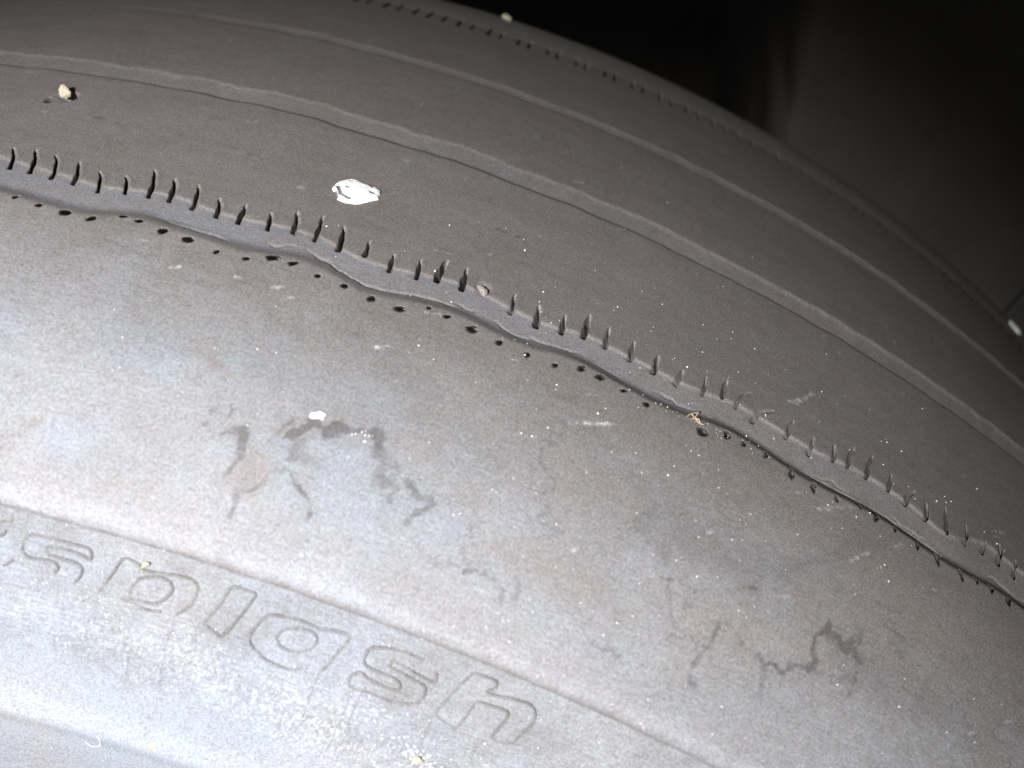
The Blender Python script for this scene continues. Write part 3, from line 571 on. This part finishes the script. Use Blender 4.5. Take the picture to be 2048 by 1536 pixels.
# ------------------------------------------------------------------ chips, stones and crumbs lying on the tyre
white_paint = plain("white_chip", (.78, .77, .74), .08, .6, 1500)
cream_stone = plain("cream_stone", (.40, .36, .26), .55, .85, 1800)
tan_straw = plain("tan_straw", (.42, .33, .22), .3, .8, 1500)
pale_grit = plain("pale_grit", (.74, .71, .64), .25, .55, 2500, .5)
pitted = None
def pitted_material():
    m, nt, b = nodes_of("pitted_white_chip")
    obj = nd(nt, 'ShaderNodeTexCoord').outputs['Object']
    n = noise(nt, obj, 1900, 4, .65).outputs['Fac']
    pit = nd(nt, 'ShaderNodeAttribute', attribute_name='pit').outputs['Fac']
    p = math_(nt, 'MULTIPLY_ADD', math_(nt, 'SUBTRACT', n, .5), .5, pit, True)
    c = mixc(nt, n, (.80, .79, .77), (.86, .86, .86))
    c = mixc(nt, p, c, (.13, .12, .12))
    nt.links.new(c, b.inputs['Base Color']); b.inputs['Roughness'].default_value = .55
    return m
def base_h(dg, s):
    # height of the rubber at single points (2-D call so that cuts are included)
    d_ = np.array([[dg-.02, dg, dg+.02]]*3); s_ = np.array([[s-.1]*3, [s]*3, [s+.1]*3])
    return float(height(d_.astype(float), s_.astype(float))[1, 1]) if False else float(height(np.array([dg]), np.array([s]))[0])
def chip(name, outline, thick, pits, label, cat, mat, rough=.15, seed=0):
    """thin irregular chip: outline in (deg, mm); a domed top, a rounded rim and a closed underside"""
    O = np.array(outline, float); O = np.vstack([O, O[:1]])
    L_ = np.concatenate([[0], np.cumsum(np.hypot(np.diff(O[:, 0])*5.4, np.diff(O[:, 1])))])
    NS = 120; NR = 34
    t = np.linspace(0, L_[-1], NS, endpoint=False)
    ox = np.interp(t, L_, O[:, 0])*5.4; oy = np.interp(t, L_, O[:, 1])
    for _ in range(2):
        ox = (np.roll(ox, 1)+2*ox+np.roll(ox, -1))/4; oy = (np.roll(oy, 1)+2*oy+np.roll(oy, -1))/4
    cx, cy = ox.mean(), oy.mean()
    jit = 1+.10*fbm(ox*1.4, oy*1.4, 3, 30.+seed)
    f = np.linspace(0.02, 1, NR)
    X = cx+(ox-cx)[None]*f[:, None]*jit; Y = cy+(oy-cy)[None]*f[:, None]*jit
    fr = np.broadcast_to(f[:, None], X.shape)
    h = thick*(np.sqrt(np.clip(1-fr**6, 0, 1))*(.75+.25*(1-fr**2)))
    h = h + rough*fbm(X*1.2, Y*1.2, 4, 31.+seed)*np.clip((1-fr)*6, 0, 1)
    pit = np.zeros(X.shape)
    for ln in pits:
        for (da, sa), (db, sb) in zip(ln[:-1], ln[1:]):
            ax, ay, bx, by = da*5.4, sa, db*5.4, sb
            dx, dy = bx-ax, by-ay
            tt = np.clip(((X-ax)*dx+(Y-ay)*dy)/(dx*dx+dy*dy+1e-9), 0, 1)
            e = np.hypot(X-ax-tt*dx, (Y-ay-tt*dy)*.8)+.25*fbm(X*3, Y*3, 2, 32.)
            pit = np.maximum(pit, 1-sstep(.16, .40, e))
    h = h - .45*thick*pit
    dg = X/5.4
    h0 = height(dg.ravel(), Y.ravel()).reshape(X.shape)
    top = surf(dg, Y, h0+h+.02).reshape(-1, 3)
    bot = surf(dg[-1], Y[-1], h0[-1]-.25)
    cen = surf(np.array([cx/5.4]), np.array([cy]), height(np.array([cx/5.4]), np.array([cy]))+thick)
    n = NR*NS; V = np.vstack([top, bot, cen]); Q = []; T_ = []
    i = np.arange(NS); j = (i+1) % NS
    for r in range(NR-1): Q += list(zip(r*NS+i, (r+1)*NS+i, (r+1)*NS+j, r*NS+j))
    Q += list(zip((NR-1)*NS+i, n+i, n+j, (NR-1)*NS+j))
    T_ += list(zip([n+NS]*NS, i, j))
    T_ += [(n, n+k_+1, n+k_) for k_ in range(1, NS-1)]
    o0 = V.mean(0)
    me = fast_mesh(name, V-o0, Q, T_)
    if np.dot(np.array(me.polygons[5].normal), normal(np.array(cx/5.4), np.array(cy))) < 0: me.flip_normals()
    put_attrs(me, {'pit': np.concatenate([pit.ravel(), pit[-1]*0, [0]])})
    o = link(name, me, mat); o.location = o0
    tag(o, label, cat); return o
chip('white_chip', CHIP, .75, PITS, "largest flat white chip with dark pits, lying on the tread above the sipes", "chip", pitted_material(), .14)
chip('white_flake', FLAKE, .35, [], "small bright white flake lying above the dark water stain on the shoulder", "flake", white_paint, .2, 3)

import bmesh
def rock_mesh(name, size, seed, sub=3, amp=.35):
    bm = bmesh.new(); bmesh.ops.create_icosphere(bm, subdivisions=sub, radius=1.0)
    rnd = random.Random(seed)
    from mathutils import noise as mn
    off = Vector((rnd.random()*50, rnd.random()*50, rnd.random()*50))
    for v in bm.verts:
        p = v.co.copy()
        k_ = 1+amp*mn.noise(p*1.1+off)+amp*.5*mn.noise(p*2.7+off)+amp*.25*mn.noise(p*6+off)
        for ax in ((.8, .3, .5), (-.6, .7, .2), (.1, -.8, .6), (-.3, -.4, -.9), (.4, .5, -.7)):   # broken flat faces
            a_ = Vector(ax).normalized(); dd = p.dot(a_)*k_
            if dd > .78: k_ *= .78/dd
        v.co = Vector((p.x*k_*size[0], p.y*k_*size[1], p.z*k_*size[2]))
    me = bpy.data.meshes.new(name); bm.to_mesh(me); bm.free()
    return me
def frame_at(dg, s):
    n = Vector(normal(np.array(float(dg)), np.array(float(s))))
    t = Vector(surf(np.array(dg+.05), np.array(float(s)))-surf(np.array(dg-.05), np.array(float(s)))).normalized()
    b_ = n.cross(t)
    return Matrix((t, b_, n)).transposed()
def rock(name, dg, s, h, size, seed, mat, label, cat, rot=0., group=None, amp=.35):
    me = rock_mesh(name, tuple(q*.001 for q in size), seed, amp=amp)
    o = link(name, me, mat)
    R_ = frame_at(dg, s) @ Matrix.Rotation(rot, 3, 'Z')
    o.matrix_world = Matrix.Translation(Vector(surf(np.array(float(dg)), np.array(float(s)), h))) @ R_.to_4x4()
    return tag(o, label, cat, group)
rock('cream_stone', 26.46, -28.3, .30, (1.0, 1.25, 1.2), 5, cream_stone, "cream coloured stone stuck in a dark hole in the bald tread", "stone", .4)
rock('pale_speck', 36.42, -129.25, .5, (1.1, 1.5, .8), 8, cream_stone, "small pale speck on the far tread shoulder at the dark edge of the tyre", "stone", .2)
rock('white_sliver', 62.9, -121.3, .6, (1.9, 2.2, .55), 12, white_paint, "small white sliver at the far edge of the tyre beside the dark lining", "chip", .9)
rock('sandy_crumb', 42.8, 65.8, .2, (.6, .5, .4), 15, cream_stone, "sandy yellow crumb on the sidewall below the letters", "crumb", .3, amp=.6)
rock('tan_crumb', 35.84, 78.1, .2, (.45, .4, .35), 16, cream_stone, "tiny tan crumb on the moulded line near the tyre bead", "crumb", .7, amp=.6)
rock('yellow_crumb', 34.79, 51.9, .2, (.5, .3, .3), 17, cream_stone, "tiny yellow crumb on top of the letter p", "crumb", .7, amp=.6)

def tube_mesh(name, lines, rad):
    V = []; F = []
    for ln in lines:
        P = np.array([surf(np.array(a_), np.array(b_), h_) for a_, b_, h_ in ln])
        P = smooth_line(P, 6); n = len(P); base = len(V)
        T_ = np.gradient(P, axis=0); T_ /= np.linalg.norm(T_, axis=1)[:, None]
        for i in range(n):
            a_ = np.cross(T_[i], [.3, .5, .8]); a_ /= np.linalg.norm(a_); b_ = np.cross(T_[i], a_)
            r = rad*.001*(.6+.4*math.sin(math.pi*i/(n-1)))
            for q in range(6): V.append(P[i]+r*(math.cos(q*math.pi/3)*a_+math.sin(q*math.pi/3)*b_))
        for i in range(n-1):
            for q in range(6): F.append((base+i*6+q, base+i*6+(q+1) % 6, base+i*6+6+(q+1) % 6, base+i*6+6+q))
    V = np.array(V); o0 = V.mean(0); me = fast_mesh(name, V-o0, F); return me, o0
lines = [[(a_, b_, (.15, .4, .25, .1, .3, .2)[i % 6]) for i, (a_, b_) in enumerate(l)] for l in STRAW]
me, o0 = tube_mesh('dry_straw', lines, .085); o = link('dry_straw', me, tan_straw); o.location = o0
tag(o, "curl of dry tan straw caught on the lower edge of the wide groove", "straw")
lines = [[(34.0, 79.2, .1), (34.25, 79.0, .3), (34.35, 80.3, .3), (34.1, 81.2, .25), (33.85, 80.9, .1)]]
me, o0 = tube_mesh('pale_hair', lines, .04); o = link('pale_hair', me, pale_grit); o.location = o0
tag(o, "short curled pale hair lying on the sidewall near the bead", "hair")
chip('torn_rubber', [(40.0+(a_-40.0)*.7, -3.9+(b_+3.6)*.7) for a_, b_ in TAB], .3, [], "ragged torn scrap of pale rubber at the groove edge between two sipes", "rubber scrap", plain("torn_rubber", (.22, .20, .18), .6, .9, 1600), .7, 6)

def cord():
    P = smooth_line([(.226, .150, .500), (.2335, .150, .516), (.2405, .152, .527), (.252, .156, .538), (.275, .165, .550), (.32, .18, .56)], 8)
    V = []; F = []; n = len(P)
    T_ = np.gradient(P, axis=0); T_ /= np.linalg.norm(T_, axis=1)[:, None]
    for i in range(n):
        a_ = np.cross(T_[i], [0, 1, 0]); a_ /= np.linalg.norm(a_); b_ = np.cross(T_[i], a_)
        for q in range(8): V.append(P[i]+.0011*(math.cos(q*math.pi/4)*a_+math.sin(q*math.pi/4)*b_))
    for i in range(n-1):
        for q in range(8): F.append((i*8+q, i*8+(q+1) % 8, i*8+8+(q+1) % 8, i*8+8+q))
    V = np.array(V); o0 = V.mean(0)
    o = link('cord', fast_mesh('cord', V-o0, F), plain("grey_cord", (.05, .047, .044), .3, .8, 1200)); o.location = o0
    tag(o, "thin grey cord running out of the right edge behind the tyre, above the white sliver", "cord")
cord()

# sand grains: far too many and too small to count
def grains():
    rng = np.random.default_rng(5)
    P = []
    def add(n, d0, d1, s0, s1, r0, r1, keep=None):
        dg = rng.uniform(d0, d1, n); s_ = rng.uniform(s0, s1, n); r = r0+(r1-r0)*rng.random(n)**2.5
        if keep is not None:
            m_ = rng.random(n) < keep(dg, s_); dg, s_, r = dg[m_], s_[m_], r[m_]
        P.append(np.stack([dg, s_, r], 1))
    clump = lambda dg, s_: np.clip(.35+3.*fbm(dg*1.3, s_*.25, 3, 40.), 0.03, 1)
    add(1250, 33, 58, -24, 46, .08, .19, lambda d_, s_: clump(d_, s_)*np.exp(-((d_-45)/7.5)**2))
    add(160, 20, 58, -75, -20, .06, .13, lambda d_, s_: clump(d_, s_)*.8*np.exp(-((d_-44)/8)**2))
    add(130, 26, 58, 8, 46, .08, .19, clump)
    add(160, 30, 48, 46, 62, .06, .15, clump)
    band = lambda d_, s_: np.exp(-((s_-(63.5+.25*(d_-38)))/4.2)**2)*np.clip(.5+3*fbm(d_*1.5, s_*.3, 3, 41.), .05, 1)
    add(6500, 30, 48, 54, 82, .05, .14, band)
    add(500, 35, 47, 58, 76, .09, .20, band)
    P.append(np.array([[38.63+rng.normal()*.25, 26.3+rng.normal()*.5, rng.uniform(.09, .19)] for _ in range(9)]))
    P.append(np.array([[38.36, 42.3, .3], [38.5, 44.6, .3], [38.44, 44.9, .24], [38.2, 43.4, .1]]))
    P.append(np.array([[42.8+rng.normal()*.5, 65.5+rng.normal()*.9, rng.uniform(.08, .25)] for _ in range(40)]))
    P.append(np.array([[45.9+rng.normal()*1.2, 4.3+rng.normal()*.35, rng.uniform(.06, .12)] for _ in range(26)]))
    P = np.vstack(P)
    h0 = height(P[:, 0], P[:, 1])
    c = surf(P[:, 0], P[:, 1], h0+P[:, 2]*.45)
    oc = np.array([(1, 0, 0), (-1, 0, 0), (0, 1, 0), (0, -1, 0), (0, 0, 1), (0, 0, -1)], float)
    fc = np.array([(0, 2, 4), (2, 1, 4), (1, 3, 4), (3, 0, 4), (2, 0, 5), (1, 2, 5), (3, 1, 5), (0, 3, 5)])
    V = []; F = []
    for i in range(len(P)):
        q = rng.normal(size=(3, 3)); u, _, vt = np.linalg.svd(q); sc_ = np.array([1, rng.uniform(.6, 1), rng.uniform(.5, .9)])
        V.append(c[i]+(oc*sc_)@(u@vt)*P[i, 2]*.001); F.append(fc+6*i)
    me = fast_mesh('sand_grains', np.vstack(V), None, np.vstack(F))
    me.polygons.foreach_set('use_smooth', np.zeros(len(me.polygons), bool))
    o = link('sand_grains', me, pale_grit)
    tag(o, "fine pale sand grains scattered over the dusty tyre, thickest under the letters", "sand", None, 'stuff')
grains()

# ------------------------------------------------------------------ what stands behind and below
def lining():
    xs = np.concatenate([np.linspace(-2.5, -.56, 40), np.linspace(-.55, .75, 420), np.linspace(.76, 2.5, 40)]); zs = np.concatenate([np.linspace(-.02, 1.05, 300), np.linspace(1.06, 2.6, 50)])
    X, Z = np.meshgrid(xs, zs)
    Y = .205 + .03*fbm(X*5, Z*5, 3, 50.) + .004*fbm(X*40, Z*40, 3, 51.)
    Y = Y + .85*(1-sstep(.150, .159, X+.06*np.clip(.58-Z, 0, .1)))
    cx = .1615 - .10*np.clip(.580-Z, 0, .2) + .004*np.sin(Z*40)
    w = .0062+.10*np.clip(.572-Z, 0, .2)
    Y = Y - .002*np.exp(-((X-cx)/w)**2)                     # soft upright fold
    Y = Y + .001*np.exp(-((X-cx+.018)/.010)**2)
    Y = Y - .003*np.exp(-((X-.122+.02*(Z-.6))/.004)**2)
    Y = Y - .035*sstep(.17, .24, X)*sstep(.62, .50, Z)
    Y = Y + .07*sstep(.252, .275, X+.30*(Z-.55))             # dark recess at the right
    V = np.stack([X, Y, Z], -1).reshape(-1, 3)
    nr, nc = X.shape; i = np.arange(nr*nc).reshape(nr, nc)
    Q = np.stack([i[:-1, :-1], i[:-1, 1:], i[1:, 1:], i[1:, :-1]], -1).reshape(-1, 4)
    me = fast_mesh('lining', V, Q)
    m, nt, b = nodes_of("dark_lining")
    obj = nd(nt, 'ShaderNodeTexCoord').outputs['Object']
    n1 = noise(nt, obj, 30, 5, .6).outputs['Fac']; n2 = noise(nt, obj, 900, 2, .6)
    c = mixc(nt, n1, (.044, .038, .032), (.074, .066, .056))
    c = mixc(nt, .18, c, n2.outputs['Color'], 'OVERLAY')
    nt.links.new(c, b.inputs['Base Color']); b.inputs['Roughness'].default_value = .95; b.inputs['Specular IOR Level'].default_value = .1
    bp = nd(nt, 'ShaderNodeBump'); bp.inputs['Strength'].default_value = .5; bp.inputs['Distance'].default_value = .0006
    nt.links.new(n2.outputs['Fac'], bp.inputs['Height']); nt.links.new(bp.outputs[0], b.inputs['Normal'])
    o = link('lining_wall', me, m)
    tag(o, "dark matt cloth lining with a soft upright fold behind the tyre", None, None, 'structure')
lining()
def floor():
    n = 60; xs = np.linspace(-2.6, 2.6, n); ys = np.linspace(-2.0, 1.3, n)
    X, Y = np.meshgrid(xs, ys); Z = -.004+.004*fbm(X*8, Y*8, 3, 60.)
    i = np.arange(n*n).reshape(n, n)
    Q = np.stack([i[:-1, :-1], i[:-1, 1:], i[1:, 1:], i[1:, :-1]], -1).reshape(-1, 4)
    me = fast_mesh('floor', np.stack([X, Y, Z], -1).reshape(-1, 3), Q)
    o = link('floor', me, plain("dark_floor", (.05, .05, .048), .4, .9, 120))
    tag(o, "dark floor under the tyre", None, None, 'structure')
floor()
